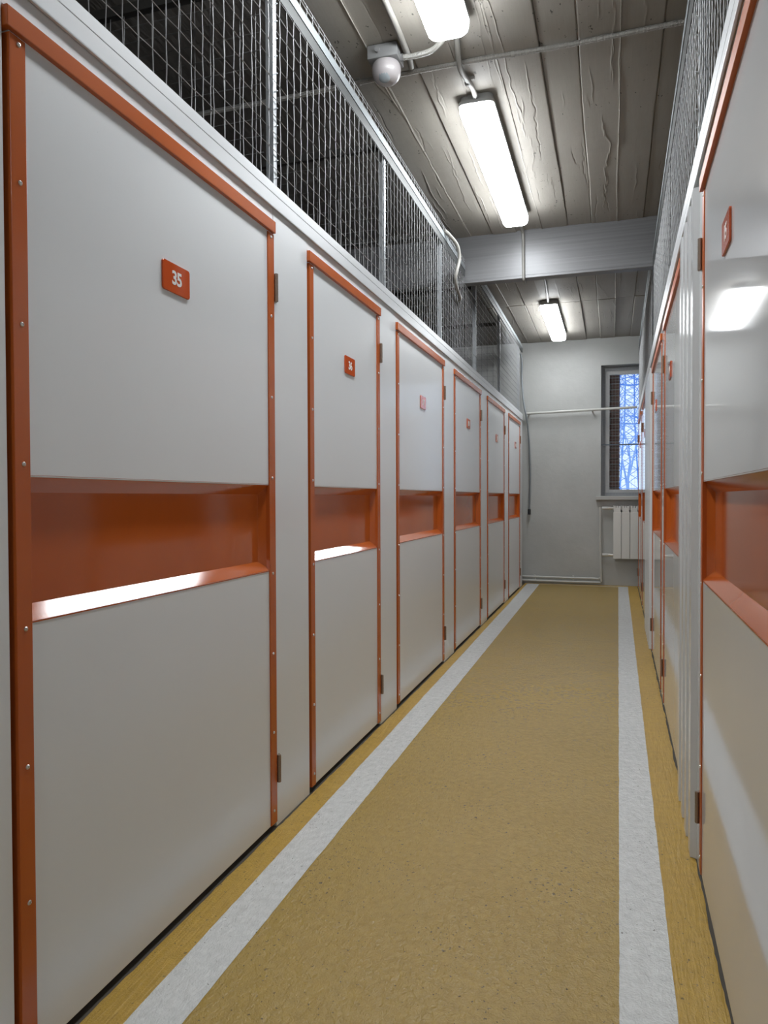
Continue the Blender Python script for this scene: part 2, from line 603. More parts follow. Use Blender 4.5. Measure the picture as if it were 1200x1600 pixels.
def digit_mesh(txt, size):
    cu = bpy.data.curves.new('digits', 'FONT')
    cu.body = txt
    cu.size = size
    cu.align_x = 'CENTER'
    cu.align_y = 'CENTER'
    cu.extrude = 0.0005
    cu.offset = size * 0.026
    cu.space_character = 0.92
    cu.resolution_u = 4
    ob = bpy.data.objects.new('tmp_text', cu)
    COL.objects.link(ob)
    bpy.context.view_layer.update()
    dg = bpy.context.evaluated_depsgraph_get()
    me = bpy.data.meshes.new_from_object(ob.evaluated_get(dg))
    bpy.data.objects.remove(ob)
    me.name = 'digits'
    me.materials.clear()
    me.materials.append(M['digit'])
    return me


def rounded_rect(cu, cz, wu, wz, r, n=5):
    out = []
    for (su, sz, a0) in ((1, 1, 0), (-1, 1, 90), (-1, -1, 180), (1, -1, 270)):
        for k in range(n + 1):
            a = math.radians(a0 + 90 * k / n)
            out.append((cu + su * (wu / 2 - r) + r * math.cos(a), cz + sz * (wz / 2 - r) + r * math.sin(a)))
    return out


def make_door(side, y0, y1, number, label, plate_y=None, plate_z=1.737, wide=0.04):
    loc, rz = base(side, y0)
    T, s = frame_of(side)
    W = y1 - y0
    pm = M['pale'] if side == 'L' else M['pale_gloss']
    om = M['orange'] if side == 'L' else M['orange_flat']
    rt = root('storage_door', loc, rz, label=label, category='door', kind='thing', group='numbered storage doors')
    g0, g1 = 0.014, 0.006                       # shadow gap, latch side
    sw = wide
    # panels
    MB(T).box((-.040, g0 + .002, TRAY_T - .004), (0, W - g1, 2.078), 0.0012).build('upper_panel', pm, rt)
    MB(T).box((-.040, g0 + .002, ZB), (0, W - g1, TRAY_B), 0.0012).build('lower_panel', pm, rt)
    # tray with sloping sides between the two panels
    a0, a1 = g0 + sw - .004, W - g1 - sw + .010
    d, ins = 0.030, 0.031
    ou = [(0.0005, a0, TRAY_B), (0.0005, a1, TRAY_B), (0.0005, a1, TRAY_T), (0.0005, a0, TRAY_T)]
    iu = [(-d, a0 + ins, TRAY_B + ins), (-d, a1 - ins, TRAY_B + ins), (-d, a1 - ins, TRAY_T - ins - .004), (-d, a0 + ins, TRAY_T - ins - .004)]
    bk = [(-.040, a0, TRAY_B), (-.040, a1, TRAY_B), (-.040, a1, TRAY_T), (-.040, a0, TRAY_T)]
    tr = MB(T)
    tr.add(ou + iu, [(i, (i + 1) % 4, 4 + (i + 1) % 4, 4 + i) for i in range(4)] + [(4, 5, 6, 7)])
    tr.add(ou + bk, [(i, (i + 1) % 4, 4 + (i + 1) % 4, 4 + i) for i in range(4)] + [(7, 6, 5, 4)])
    tr.build('handle_tray', M['orange_gloss'], rt)
    # dark edge strip under the tray lip
    MB(T).box((-.002, a0, TRAY_B - .0035), (0.0012, a1, TRAY_B - .0008)).build('tray_lip', M['orange'], rt)
    # vertical edge trims
    for (u0, u1) in ((g0, g0 + sw), (W - g1 - sw, W - .001)):
        t = MB(T).box((-.030, u0, ZB + .001), (0.0045 if side == 'L' else 0.003, u1, 2.056), 0.0012).build('side_trim', om, rt)
        for zz in SCREWS:
            q = bpy.data.objects.new('screw', screw_mesh())
            COL.objects.link(q)
            q.parent = t
            q.location = T(0.0043 if side == 'L' else 0.0028, (u0 + u1) / 2 - (0.002 if u0 > .2 else -.002), zz)
            q.rotation_euler = (random.uniform(0, 3), 0, 0) if side == 'L' else (random.uniform(0, 3), 0, PI)
    MB(T).box((-.020, 0.001, 2.060), (0.012, W - .001, DOOR_T), 0.0018).build('top_trim', om, rt)
    # hinges on the far side
    for zc in (1.878, 0.205):
        h = MB(T)
        h.tube([(0.008, W + .007, zc - .048), (0.008, W + .007, zc + .048)], 0.0062, 12)
        for k in range(5):
            zz = zc - .048 + .0192 * k
            h.tube([(0.008, W + .007, zz + .0012), (0.008, W + .007, zz + .018)], 0.0072, 12)
        h.box((0.0002, W + .009, zc - .047), (0.0022, W + .024, zc + .047))
        h.build('hinge', M['hinge'], rt)
    # number plate
    pu = (plate_y - y0) if plate_y else W / 2
    p = MB(T)
    rr_ = rounded_rect(pu, plate_z, 0.126, 0.078, 0.008)
    n = len(rr_)
    r2 = rounded_rect(pu, plate_z, 0.124, 0.076, 0.007)
    vs = [(0.0003, a, c) for a, c in rr_] + [(0.0040, a, c) for a, c in rr_] + [(0.0050, a, c) for a, c in r2]
    fs = [(i, (i + 1) % n, n + (i + 1) % n, n + i) for i in range(n)] + [(n + i, n + (i + 1) % n, 2 * n + (i + 1) % n, 2 * n + i) for i in range(n)]
    fs += [tuple(range(n))[::-1], tuple(range(2 * n, 3 * n))]
    p.add(vs, fs)
    pl = p.build('number_plate', M['plate'], rt)
    dg = bpy.data.objects.new('digits', digit_mesh(number, 0.050))
    COL.objects.link(dg)
    dg.parent = pl
    dg.location = T(0.0053, pu, plate_z - .001)
    # text plane: local x -> reading direction, local y -> up
    if side == 'L':
        dg.rotation_euler = (PI / 2, 0, PI / 2)
    else:
        dg.rotation_euler = (PI / 2, 0, -PI / 2)
    return rt


left_doors = [(1.1348, 2.306, '35', 'nearest pale grey door on the left with orange trim, plate number 35', 1.712),
              (2.600, 3.506, '36', 'narrow pale grey storage door on the left with plate number 36', 3.068),
              (3.801, 4.972, '37', 'third pale grey door along the left, plate washed out by reflection', 4.388),
              (5.309, 6.458, '38', 'fourth pale grey orange-trimmed door along the left row', 5.878),
              (6.804, 7.954, '39', 'fifth pale grey door on the left, second from the far wall', 7.410),
              (8.264, 9.345, '40', 'last pale grey door of the left row beside the far wall', 8.905)]
random.seed(11)
for (a, c, num, lab, py) in left_doors:
    make_door('L', a, c, num, lab, py, 1.737 + (0.012 if a > 5 else 0) + (.03 if a > 8 else 0))

right_doors = [(1.205, 2.384, '15', 'nearest glossy door on the right with plate number 15 and ribbed panel beyond', 1.865),
               (3.135, 4.296, '14', 'second glossy grey orange-edged door on the right beyond the ribbed panel', 3.815),
               (4.541, 5.735, '13', 'third glossy grey door along the right row, seen at a grazing angle', 5.28),
               (6.930, 8.110, '12', 'fourth door of the right row, before the last one by the window', 7.50),
               (8.560, 9.700, '11', 'last door of the right row, next to the window and radiator', 9.12)]
for (a, c, num, lab, py) in right_doors:
    make_door('R', a, c, num, lab, py, 1.764, wide=0.036)


# partition carcasses: filler panels, headers and fascia
def partition(side, doors, y_start, y_end, label, ribbed):
    loc, rz = base(side, 0)
    T, s = frame_of(side)
    pm = M['pale'] if side == 'L' else M['pale_gloss']
    rt = root('steel_partition', loc, rz, label=label, category='partition')
    edges = [y_start] + [e for d in doors for e in (d[0], d[1])] + [y_end]
    for i in range(0, len(edges), 2):
        ya, yb = edges[i], edges[i + 1]
        if i:
            ya += 0.001
        key = (round(ya, 1))
        if i // 2 in ribbed:
            # folded ribs standing proud of the face
            prof = [(-.012, ya), (0, ya), (0, ya + .10)]
            u = ya + .10
            k = 0
            while u + .15 < yb - .02:
                prof += [(0.0, u), (0.019, u + .010), (0.019, u + .072), (0.0, u + .082)]
                u += .150
            prof += [(0, yb), (-.012, yb)]
            MB(T).prism([(a, c) for a, c in prof], 0.002, 2.118, 'xy').build('ribbed_panel', M['pale_rib'], rt, label='ribbed sheet panel with upright folds')
            MB(T).box((-.030, ya, 0.002), (-.013, yb, 2.20)).build('backing_strip', M['dark'], rt)
        else:
            segs = [(ya, yb)]
            if yb - ya > 0.9:
                n_ = int((yb - ya) / 0.75) + 1
                segs = [(ya + (yb - ya) * k / n_, ya + (yb - ya) * (k + 1) / n_) for k in range(n_)]
            for (p, q) in segs:
                MB(T).box((-.025, p + .0008, 0.0015), (0, q - .0008, FAS_B + .02), 0.0008).build('filler_panel', pm, rt)
    for d in doors:
        MB(T).box((-.028, d[0] + .001, DOOR_T + .003), (-.001, d[1] - .001, FAS_B + .02)).build('header_panel', pm, rt)
    zb, zt = (FAS_B, FAS_T) if side == 'L' else (FAS_B + .012, FAS_T + .027)
    zm = zb + .050
    prof = [(-.035, zb + .006), (0.001, zb + .006), (0.003, zb), (0.009, zb), (0.0095, zb + .003), (0.006, zb + .0055), (0.006, zm - .0015), (0.0042, zm), (0.006, zm + .0015), (0.006, zt - .002), (0.004, zt), (-.035, zt)]
    MB(T).prism(prof, y_start, y_end, 'xz').build('fascia', M['fascia'], rt)
    return rt


partition('L', [(d[0], d[1]) for d in left_doors], Y0, 9.60, 'pale grey steel partition framing the numbered doors along the left', set())
partition('R', [(d[0], d[1]) for d in right_doors], Y0, 9.78, 'pale grey steel partition with ribbed panels along the right', {1, 3})


# ---------------------------------------------------------------- woven wire screens
def weave(axis, a0, a1, z0, z1, pitch=0.060, r=0.0015, crimp=0.0011, jit=0.0, seed=0, sub=2):
    """wire cloth in the plane (axis, z); returns verts/faces in (o, u, z) local form"""
    rnd = random.Random(seed)
    nu = int((a1 - a0) / pitch)
    nz = int((z1 - z0) / pitch)
    us = [a0 + pitch * (k + .5) for k in range(nu)]
    zs = [z0 + pitch * (k + .35) for k in range(nz + 1) if z0 + pitch * (k + .35) < z1]
    vs, fs = [], []

    def wire(pts, e1, e2):
        o = len(vs)
        for p in pts:
            for (s1, s2) in ((1, 0), (0, 1), (-1, 0), (0, -1)):
                vs.append((p[0] + r * (e1[0] * s1 + e2[0] * s2), p[1] + r * (e1[1] * s1 + e2[1] * s2), p[2] + r * (e1[2] * s1 + e2[2] * s2)))
        for i in range(len(pts) - 1):
            for k in range(4):
                fs.append((o + i * 4 + k, o + i * 4 + (k + 1) % 4, o + i * 4 + 4 + (k + 1) % 4, o + i * 4 + 4 + k))

    for i, u in enumerate(us):
        j = rnd.gauss(0, 1) * jit
        bow = rnd.gauss(0, 1) * jit * 1.6
        pts = [(0, u + j, z0)]
        for q, z in enumerate(zs):
            sg = 1 if (i + q) % 2 else -1
            t = (z - z0) / (z1 - z0)
            pts.append((sg * crimp, u + j + bow * math.sin(PI * t) + rnd.gauss(0, 1) * jit * .25, z))
            if sub > 1 and q < len(zs) - 1:
                pts.append((0, u + j + bow * math.sin(PI * t) + rnd.gauss(0, 1) * jit * .2, z + pitch / 2))
        pts.append((0, u + j, z1))
        wire(pts, (1, 0, 0), (0, 1, 0))
    for q, z in enumerate(zs):
        j = rnd.gauss(0, 1) * jit * .6
        pts = [(0, a0, z + j)]
        for i, u in enumerate(us):
            sg = -1 if (i + q) % 2 else 1
            pts.append((sg * crimp, u, z + j + rnd.gauss(0, 1) * jit * .3))
            if sub > 1 and i < len(us) - 1:
                pts.append((0, u + pitch / 2, z + j + rnd.gauss(0, 1) * jit * .2))
        pts.append((0, a1, z + j))
        wire(pts, (1, 0, 0), (0, 0, 1))
    wire([(0, a0, z1), (0, a1, z1)], (1, 0, 0), (0, 0, 1))
    return vs, fs


def post_mesh(T, u, z0, z1, rt, side):
    b = MB(T)
    b.prism([(-.034, u - .013), (-.006, u - .013), (-.006, u + .013), (-.034, u + .013), (-.034, u + .010), (-.009, u + .010), (-.009, u - .010), (-.034, u - .010)], z0, z1, 'xy')
    k = 0
    z = z0 + .03
    while z < z1 - .03:                  # clips that hold the wires to the post
        b.tube([(-.006, u - .004, z), (0.0032, u - .002, z + .004), (0.0032, u + .004, z + .006), (-.006, u + .006, z + .003)], 0.0014, 6)
        z += .060
        k += 1
    return b.build('post', M['zinc'], rt)


def wire_screen(side, bays, rail_z, z0, y0, y1, label, seed, posts):
    loc, rz = base(side, 0)
    T, s = frame_of(side)
    rt = root('wire_screen', loc, rz, label=label, category='wire screen')
    for k, (a, c, zt) in enumerate(bays):
        vs, fs = weave('u', a, c, z0 - .02, zt, jit=0.0007, seed=seed + k)
        raw('wire_mesh', [T(*p) for p in vs], fs, M['wire'], rt, kind='stuff')
    for (u, zt) in posts:
        post_mesh(T, u, z0, zt, rt, side)
    b = MB(T)
    b.prism([(0.004, rail_z - .038), (0.007, rail_z - .038), (0.007, rail_z), (-.026, rail_z), (-.026, rail_z - .003), (0.004, rail_z - .003)], y0, y1, 'xz')
    b.prism([(-.004, rail_z - .036), (-.028, rail_z - .036), (-.028, rail_z - .040), (-.004, rail_z - .040)], y0, y1, 'xz')
    b.build('top_rail', M['rail'], rt)
    lo = .125 if side == 'R' else .085
    MB(T).box((-.006, y0, rail_z - lo), (0.0035, y1, rail_z - .0385)).build('rail_shade_lip', M['shaded_steel'], rt)  # dark colour paints in the shade of the recess below the rail
    return rt


ZM = FAS_T
ZW = 3.03      # top edge of the wire cloth
wire_screen('L', [(1.05, 2.34, ZW), (2.34, 3.63, ZW), (3.63, 4.936, ZW), (4.936, 5.735, ZW)], 2.980, ZM, -1.0, 5.73,
            'woven wire screen above the left doors, on the near side of the beam', 1,
            [(1.05, 3.0), (2.34, 3.0), (3.629, 3.0), (4.936, 3.0)])
wire_screen('L', [(5.735, 6.278, 2.84), (6.278, 7.675, ZW), (7.675, 9.333, ZW)], 3.112, ZM, 6.20, 9.60,
            'woven wire screen above the left doors, between the beam and far wall', 5,
            [(6.278, 3.10), (7.675, 3.10), (9.333, 3.10)])
wire_screen('R', [(1.2, 2.60, 2.93), (2.60, 3.90, 2.93), (3.90, 5.735, 2.93)], 2.940, ZM + .027, -1.0, 5.73,
            'woven wire screen above the right doors, on the near side of the beam', 9,
            [(2.60, 2.96), (3.90, 2.96), (5.15, 2.96)])
wire_screen('R', [(5.90, 7.60, 3.00), (7.60, 9.70, 3.00)], 3.05, ZM + .027, 5.88, 9.72,
            'woven wire screen above the right doors, between the beam and the window', 13,
            [(7.60, 3.05), (9.68, 3.05)])


# dividers between the stores behind the screens
def divider(side, y, depth, z1, seed, label):
    T0, s = frame_of(side)
    x = XL if side == 'L' else XR0 + XRS * y
    rt = root('wire_divider', (x, y, 0), 0, label=label, category='wire divider', group='wire dividers behind the ' + ('left' if side == 'L' else 'right') + ' screen')
    vs, fs = weave('u', 0.05, depth, 1.2, z1, jit=0.0012, seed=seed, sub=1)
    raw('wire_mesh', [(-s * u, o, z) for (o, u, z) in vs], fs, M['wire_in'], rt, kind='stuff')
    b = MB()
    xa, xb = sorted((-s * 0.045, -s * depth))
    b.box((xa, -.014, z1 - .035), (xb, .014, z1))
    b.build('top_rail', M['dark'], rt)
    MB().box((-s * depth - .014, -.014, 0), (-s * depth + .014, .014, z1)).build('post', M['rail'], rt)


for i, (y, lab) in enumerate([(2.34, 'galvanised wire divider nearest the camera, inside the left stores'),
                              (3.63, 'wire divider behind the post above door 36, inside the left stores'),
                              (4.936, 'wire divider above door 37, inside the left stores'),
                              (6.278, 'wire divider just beyond the beam, inside the left stores'),
                              (7.675, 'wire divider farthest down the left stores')]):
    divider('L', y, 1.95, 2.98, 30 + i, lab)
for i, (y, lab) in enumerate([(2.60, 'wire divider nearest the camera, inside the right stores'),
                              (5.15, 'wire divider just before the beam, inside the right stores')]):
    divider('R', y, 1.9, 2.94, 50 + i, lab)
# long screen at the back of the left stores
rt = root('back_screen', (-3.09, 0, 0), 0, label='galvanised wire screen running along the back of the left stores', category='wire screen')
vs, fs = weave('u', 1.2, 9.6, 1.3, 3.0, jit=0.001, seed=77, sub=1)
raw('wire_mesh', vs, fs, M['wire_in'], rt, kind='stuff')
MB().box((-.015, 1.2, 3.0), (.015, 9.6, 3.04)).build('top_rail', M['dark'], rt)
for y in (1.2, 9.58):
    MB().box((-.015, y, 0), (.015, y + .03, 3.0)).build('post', M['rail'], rt)


# ================================================================ LAMPS
def lamp(y0, y1, x, label, bracket=True):
    rt = root('ceiling_lamp', (x, (y0 + y1) / 2, ZC), 0, label=label, category='lamp', group='tubular ceiling lamps')
    L, W = (y1 - y0) / 2, 0.088
    def rr(w_, l_, r_, n=6):
        return rounded_rect(0, 0, 2 * w_, 2 * l_, r_, n)
    def stack(levels):
        b = MB()
        vs, fs = [], []
        n = None
        for (w_, l_, r_, z_) in levels:
            q = rr(w_, l_, r_)
            n = len(q)
            vs += [(a, c, z_) for a, c in q]
        for i in range(len(levels) - 1):
            fs += [(i * n + k, i * n + (k + 1) % n, (i + 1) * n + (k + 1) % n, (i + 1) * n + k) for k in range(n)]
        b.add(vs, fs, True)
        b.add(vs, [tuple(range(n)), tuple((len(levels) - 1) * n + k for k in range(n))[::-1]])
        return b
    stack([(W - .006, L - .006, .03, -.004), (W - .004, L - .004, .03, -.030), (W + .004, L + .004, .034, -.034), (W + .004, L + .004, .034, -.052)]).build('housing', M['lamp_body'], rt)
    stack([(W, L, .032, -.053), (W, L, .032, -.075), (W - .004, L - .004, .032, -.092), (W - .014, L - .014, .03, -.105), (W - .030, L - .030, .03, -.111)]).build('diffuser', M['diffuser'], rt)
    for s_ in (-1, 1):
        b = MB()
        b.tube([(0.0, s_ * (L - .002), -.022), (0.0, s_ * (L + .022), -.022)], 0.0125, 12)
        b.tube([(0.0, s_ * (L + .010), -.022), (0.0, s_ * (L + .018), -.022)], 0.015, 6)
        b.build('cable_gland', M['lamp_body'], rt)
    return rt


lamp(1.53, 3.12, -0.672, 'nearest bright ceiling lamp, cut off by the top edge of the photo')
lamp(3.735, 5.385, -0.672, 'bright ceiling lamp over the middle of the corridor, before the beam')
lamp(7.84, 9.45, -0.645, 'bright ceiling lamp beyond the beam, near the far wall')
lamp(-2.7, -1.1, -0.672, 'unseen ceiling lamp behind the camera, added to light the corridor')  # out of view, continues the row, added for the light it gives


# ---------------------------------------------------------------- conduits and cables
def smooth_pts(pts, n=8):
    pts = [Vector(p) for p in pts]
    out = []
    for i in range(len(pts) - 1):
        p0, p1, p2, p3 = pts[max(i - 1, 0)], pts[i], pts[i + 1], pts[min(i + 2, len(pts) - 1)]
        for k in range(n):
            t = k / n
            out.append(0.5 * ((2 * p1) + (-p0 + p2) * t + (2 * p0 - 5 * p1 + 4 * p2 - p3) * t * t + (-p0 + 3 * p1 - 3 * p2 + p3) * t ** 3))
    out.append(pts[-1])
    return out


def corrugate(pts, r, pitch=0.005, amp=0.0016):
    ps = smooth_pts(pts, 24)
    d = [0]
    for i in range(1, len(ps)):
        d.append(d[-1] + (ps[i] - ps[i - 1]).length)
    n = int(d[-1] / (pitch / 2))
    out, rr = [], []
    j = 0
    for k in range(n + 1):
        t = d[-1] * k / n
        while j < len(d) - 2 and d[j + 1] < t:
            j += 1
        f = (t - d[j]) / max(1e-9, d[j + 1] - d[j])
        out.append(ps[j].lerp(ps[j + 1], min(1, f)))
        rr.append(r + (amp if k % 2 else -amp) * .5)
    return out, rr


def conduit(name, pts, r, material, label, cat='conduit', corr=False, clips=(), group=None):
    rt = root(name, (0, 0, 0), 0, label=label, category=cat)
    if group:
        rt['group'] = group
    b = MB()
    if corr:
        p, rr = corrugate(pts, r)
        b.tube(p, r, 8, rr=rr)
    else:
        b.tube(smooth_pts(pts, 6), r, 12)
    b.build('pipe_run' if cat != 'cable' else 'cable_run', material, rt)
    for (c, ax) in clips:
        b = MB()
        c = Vector(c)
        if ax == 'x':      # run along x
            b.tube([c + Vector((-.007, 0, 0)), c + Vector((.007, 0, 0))], r + .003, 14)
            b.box((c.x - .008, c.y - r - .012, c.z + r - .002), (c.x + .008, c.y + r + .012, ZC + .002))
        else:
            b.tube([c + Vector((0, -.007, 0)), c + Vector((0, .007, 0))], r + .003, 14)
            b.box((c.x - r - .006, c.y - .008, c.z + r - .002), (c.x + r + .022, c.y + .008, ZC + .002))
        b.build('clip', M['conduit'], rt)
    return rt


zc_ = ZC - .014
conduit('conduit', [(-2.6, 3.47, zc_), (-1.6, 3.465, zc_), (-1.1, 3.445, zc_), (-0.6, 3.44, zc_), (-0.2, 3.452, zc_), (0.31, 3.44, zc_), (1.2, 3.45, zc_)], 0.0115, M['conduit'],
        'corrugated grey conduit crossing the ceiling between the two nearest lamps', corr=True, clips=[((-0.445, 3.446, zc_), 'x'), ((-1.2, 3.45, zc_), 'x')])
conduit('conduit', [(-0.895, 1.2, zc_ - .004), (-0.90, 2.2, zc_ - .004), (-0.90, 2.94, zc_ - .004), (-0.907, 3.28, zc_ - .004), (-0.92, 3.40, zc_ - .001)], 0.014, M['conduit'],
        'smooth grey conduit running lengthwise along the ceiling past the sensor')
conduit('lamp_hose', [(-0.668, 3.145, zc_ - .008), (-0.668, 3.25, zc_ - .006), (-0.69, 3.42, zc_ - .026), (-0.682, 3.56, zc_ - .016), (-0.672, 3.64, zc_ - .010), (-0.672, 3.715, zc_ - .008)], 0.0125, M['conduit'],
        'short grey hose joining the two nearest ceiling lamps', clips=[((-0.684, 3.59, zc_ - .015), 'y')])
conduit('sensor_hose', [(-0.920, 3.262, zc_ - .033), (-0.86, 3.262, zc_ - .036), (-0.78, 3.245, zc_ - .036), (-0.725, 3.20, zc_ - .028), (-0.708, 3.145, zc_ - .016)], 0.0125, M['hose'],
        'corrugated pale hose curving from the motion sensor to the lamp', corr=True)
conduit('conduit', [(-0.672, 5.405, zc_ - .008), (-0.668, 5.55, zc_ - .003), (-0.664, 5.70, zc_ - .004), (-0.662, 5.738, zc_ - .05), (-0.661, 5.740, ZW), (-0.660, 5.740, 2.95), (-0.659, 5.738, 2.86), (-0.658, 5.742, 2.835), (-0.657, 5.765, 2.830), (-0.656, 5.82, 2.831)], 0.0115, M['hose'],
        'grey hose from the middle lamp down over the face of the beam')
conduit('conduit', [(-0.656, 5.862, 2.90), (-0.650, 5.860, ZW), (-0.640, 5.88, 3.19), (-0.625, 6.1, zc_), (-0.612, 6.97, zc_), (-0.630, 7.5, zc_), (-0.645, 7.82, zc_ - .008)], 0.0115, M['hose'],
        'grey hose on the ceiling leading to the lamp beyond the beam')
conduit('cable_hose', [(-1.112, 4.97, 2.995), (-1.085, 5.02, 2.975), (-1.050, 5.12, 2.93), (-1.045, 5.16, 2.85), (-1.060, 5.14, 2.76), (-1.075, 5.16, 2.70), (-1.080, 5.28, 2.655), (-1.090, 5.42, 2.645), (-1.108, 5.46, 2.64)], 0.0125, M['hose'],
        'pale hose looping out over the left screen just before the beam', cat='hose')

# motion sensor
rt = root('motion_sensor', (-1.005, 3.262, ZC), 0, label='white domed motion sensor on a grey junction box under the ceiling', category='sensor')
b = MB()
b.box((-.072, -.058, -.062), (.072, .058, .001), 0.006)
b.tube([(-.02, -.058, -.03), (-.02, -.072, -.03)], .012, 14)
b.tube([(.07, .0, -.046), (.084, .0, -.046)], .015, 12)
b.build('junction_box', M['sensor_box'], rt)
n, prof = 28, [(0.050, -.062), (0.060, -.066), (0.066, -.078), (0.0675, -.094), (0.066, -.112), (0.060, -.128), (0.049, -.141), (0.034, -.150), (0.024, -.1535), (0.0, -.154)]
vs, fs = [], []
for r_, z_ in prof:
    for k in range(n):
        a = 2 * PI * k / n
        vs.append((r_ * math.cos(a) + .004, r_ * math.sin(a), z_))
for i in range(len(prof) - 1):
    fs += [(i * n + k, i * n + (k + 1) % n, (i + 1) * n + (k + 1) % n, (i + 1) * n + k) for k in range(n)]
MB().add(vs, fs, True).build('dome', M['sensor_dome'], rt)
b = MB()
n = 20
c0 = Vector((.004, -.034, -.138)); nrm = Vector((0, -.62, -.80)).normalized()
e1 = Vector((1, 0, 0)); e2 = nrm.cross(e1)
vs, fs = [], []
for (r_, h_) in ((.028, -.014), (.028, .004), (.024, .008), (.012, .0115), (0.0, .012)):
    for k in range(n):
        a = 2 * PI * k / n
        vs.append((c0 + (e1 * math.cos(a) + e2 * math.sin(a)) * r_ + nrm * h_)[:])
for i in range(4):
    fs += [(i * n + k, i * n + (k + 1) % n, (i + 1) * n + (k + 1) % n, (i + 1) * n + k) for k in range(n)]
MB().add(vs, fs, True).build('lens', M['sensor_lens'], rt)

# ================================================================ FAR END: window, radiator, pipes
b = MB()
fy0, fy1 = YF + .14, YF + .22
fo = 0.055
b.box((WX0, fy0, WZ0), (WX0 + fo, fy1, WZ1)); b.box((WX1 - fo, fy0, WZ0), (WX1, fy1, WZ1))
b.box((WX0 + fo, fy0, WZ1 - fo), (WX1 - fo, fy1, WZ1)); b.box((WX0 + fo, fy0, WZ0), (WX1 - fo, fy1, WZ0 + .045))
WIN = b.build('window_1', M['frame'], kind='structure')
b = MB()
sx0, sx1, sz0, sz1, sw_ = WX0 + fo, WX1 - fo, WZ0 + .045, WZ1 - fo, 0.050
b.box((sx0, fy0 + .012, sz0), (sx0 + sw_, fy1 - .01, sz1)); b.box((sx1 - sw_, fy0 + .012, sz0), (sx1, fy1 - .01, sz1))
b.box((sx0 + sw_, fy0 + .012, sz1 - sw_), (sx1 - sw_, fy1 - .01, sz1)); b.box((sx0 + sw_, fy0 + .012, sz0), (sx1 - sw_, fy1 - .01, sz0 + .040))
b.build('window_frame', M['frame_light'], WIN)
MB().box((sx0 + sw_ - .004, fy0 + .040, sz0 + .036), (sx1 - sw_ + .004, fy0 + .046, sz1 - sw_ + .004)).build('window_pane', M['glass'], WIN)
MB().box((WX0 - .063, YF - .075, WZ0 - .052), (1.35, YF + .14, WZ0 - .001), 0.006).build('window_sill', M['sill'], WIN)
# wire grille inside the opening
rt = root('window_grille', (0, YF + .060, 0), 0, label='fine welded wire grille with a dark crossbar inside the window opening', category='grille')
b = MB()
x = WX0 + .02
while x < WX1 - .01:
    b.tube([(x, 0, WZ0 + .01), (x, 0, WZ1 - .01)], 0.0012, 4, cap=False)
    x += .040
z = WZ0 + .02
while z < WZ1 - .01:
    b.tube([(WX0 + .005, .003, z), (WX1 - .005, .003, z)], 0.0012, 4, cap=False)
    z += .040
b.build('wire_mesh', M['wire'], rt, kind='stuff')
b = MB()
for x in (WX0 + .012, WX1 - .012):
    b = MB()
    b.box((x - .010, -.006, WZ0 + .004), (x + .010, .012, WZ1 - .004))
    b.build('side_bar', M['frame'], rt)
b = MB(); b.box((WX0 + .004, -.012, 1.826), (WX1 - .004, .004, 1.840)); b.build('crossbar', M['bar'], rt)

# radiator under the window
rt = root('radiator', (0.01, YF - .105, 0), 0, label='white sectional radiator on the far wall under the window', category='radiator')
for k in range(5):
    b = MB()
    x0 = k * .103
    b.box((x0 + .002, 0.0, .357), (x0 + .100, .012, .955), 0.003)
    b.box((x0 + .012, .004, .380), (x0 + .090, .075, 1.010))
    # ribbed head with air slots
    for j in range(3):
        b.box((x0 + .010 + j * .030, .002 + .010 * j, .960), (x0 + .032 + j * .030, .070, 1.036 - .002 * j), 0.003)
    b.box((x0 + .008, .006, .948), (x0 + .095, .070, .962))
    b.prism([(.004, .985), (.004, 1.034), (.070, 1.040), (.070, .985)], x0 + .003, x0 + .008, 'yz')
    b.prism([(.004, .985), (.004, 1.034), (.070, 1.040), (.070, .985)], x0 + .094, x0 + .099, 'yz')
    b.build('section', M['radiator'], rt)
for z_ in (1.005, .400):
    b = MB()
    b.tube([(-.062, .04, z_), (.01, .04, z_)], .016, 14)
    b.tube([(-.055, .04, z_), (-.030, .04, z_)], .022, 6)
    b.build('valve_stub', M['screw'], rt)
    b = MB(); b.tube([(-.135, .04, z_), (-.060, .04, z_)], .022, 14); b.build('valve_head', M['pipe'], rt)
for k in (0.6, 3.4):
    MB().box((k * .103, .07, .80), (k * .103 + .03, .105, .84)).build('bracket', M['screw'], rt)

rt = root('heating_pipe', (0, YF, 0), 0, label='white heating pipes rising beside the radiator and along the floor', category='pipe')
MB().tube([(-.135, -.060, .05), (-.148, -.060, .55), (-.150, -.060, 1.02)], .014, 12).build('riser', M['pipe'], rt)
MB().tube(smooth_pts([(-1.18, -.045, .092), (-.6, -.045, .088), (-.26, -.045, .088), (-.17, -.050, .084), (-.150, -.058, .10)], 4), .014, 12).build('floor_pipe', M['pipe'], rt)
MB().tube([(-1.18, -.045, .042), (-.6, -.045, .036), (-.142, -.045, .038)], .014, 12).build('floor_pipe', M['pipe'], rt)
for x in (-1.0, -.5):
    MB().box((x, -.045, .020), (x + .02, -.001, .115)).build('bracket', M['pipe'], rt)

rt = root('wall_pipe', (0, YF, 0), 0, label='white horizontal pipe across the far wall and in front of the window', category='pipe')
MB().tube([(-1.11, -.10, 2.262), (0.30, -.10, 2.292)], .016, 14).build('pipe_run', M['pipe'], rt)
for x in (-1.06, -.25):
    b = MB(); b.tube([(x, 0.0, 2.264), (x, -.10, 2.264 + (x + 1.11) * .0213)], .009, 8); b.build('bracket', M['pipe'], rt)

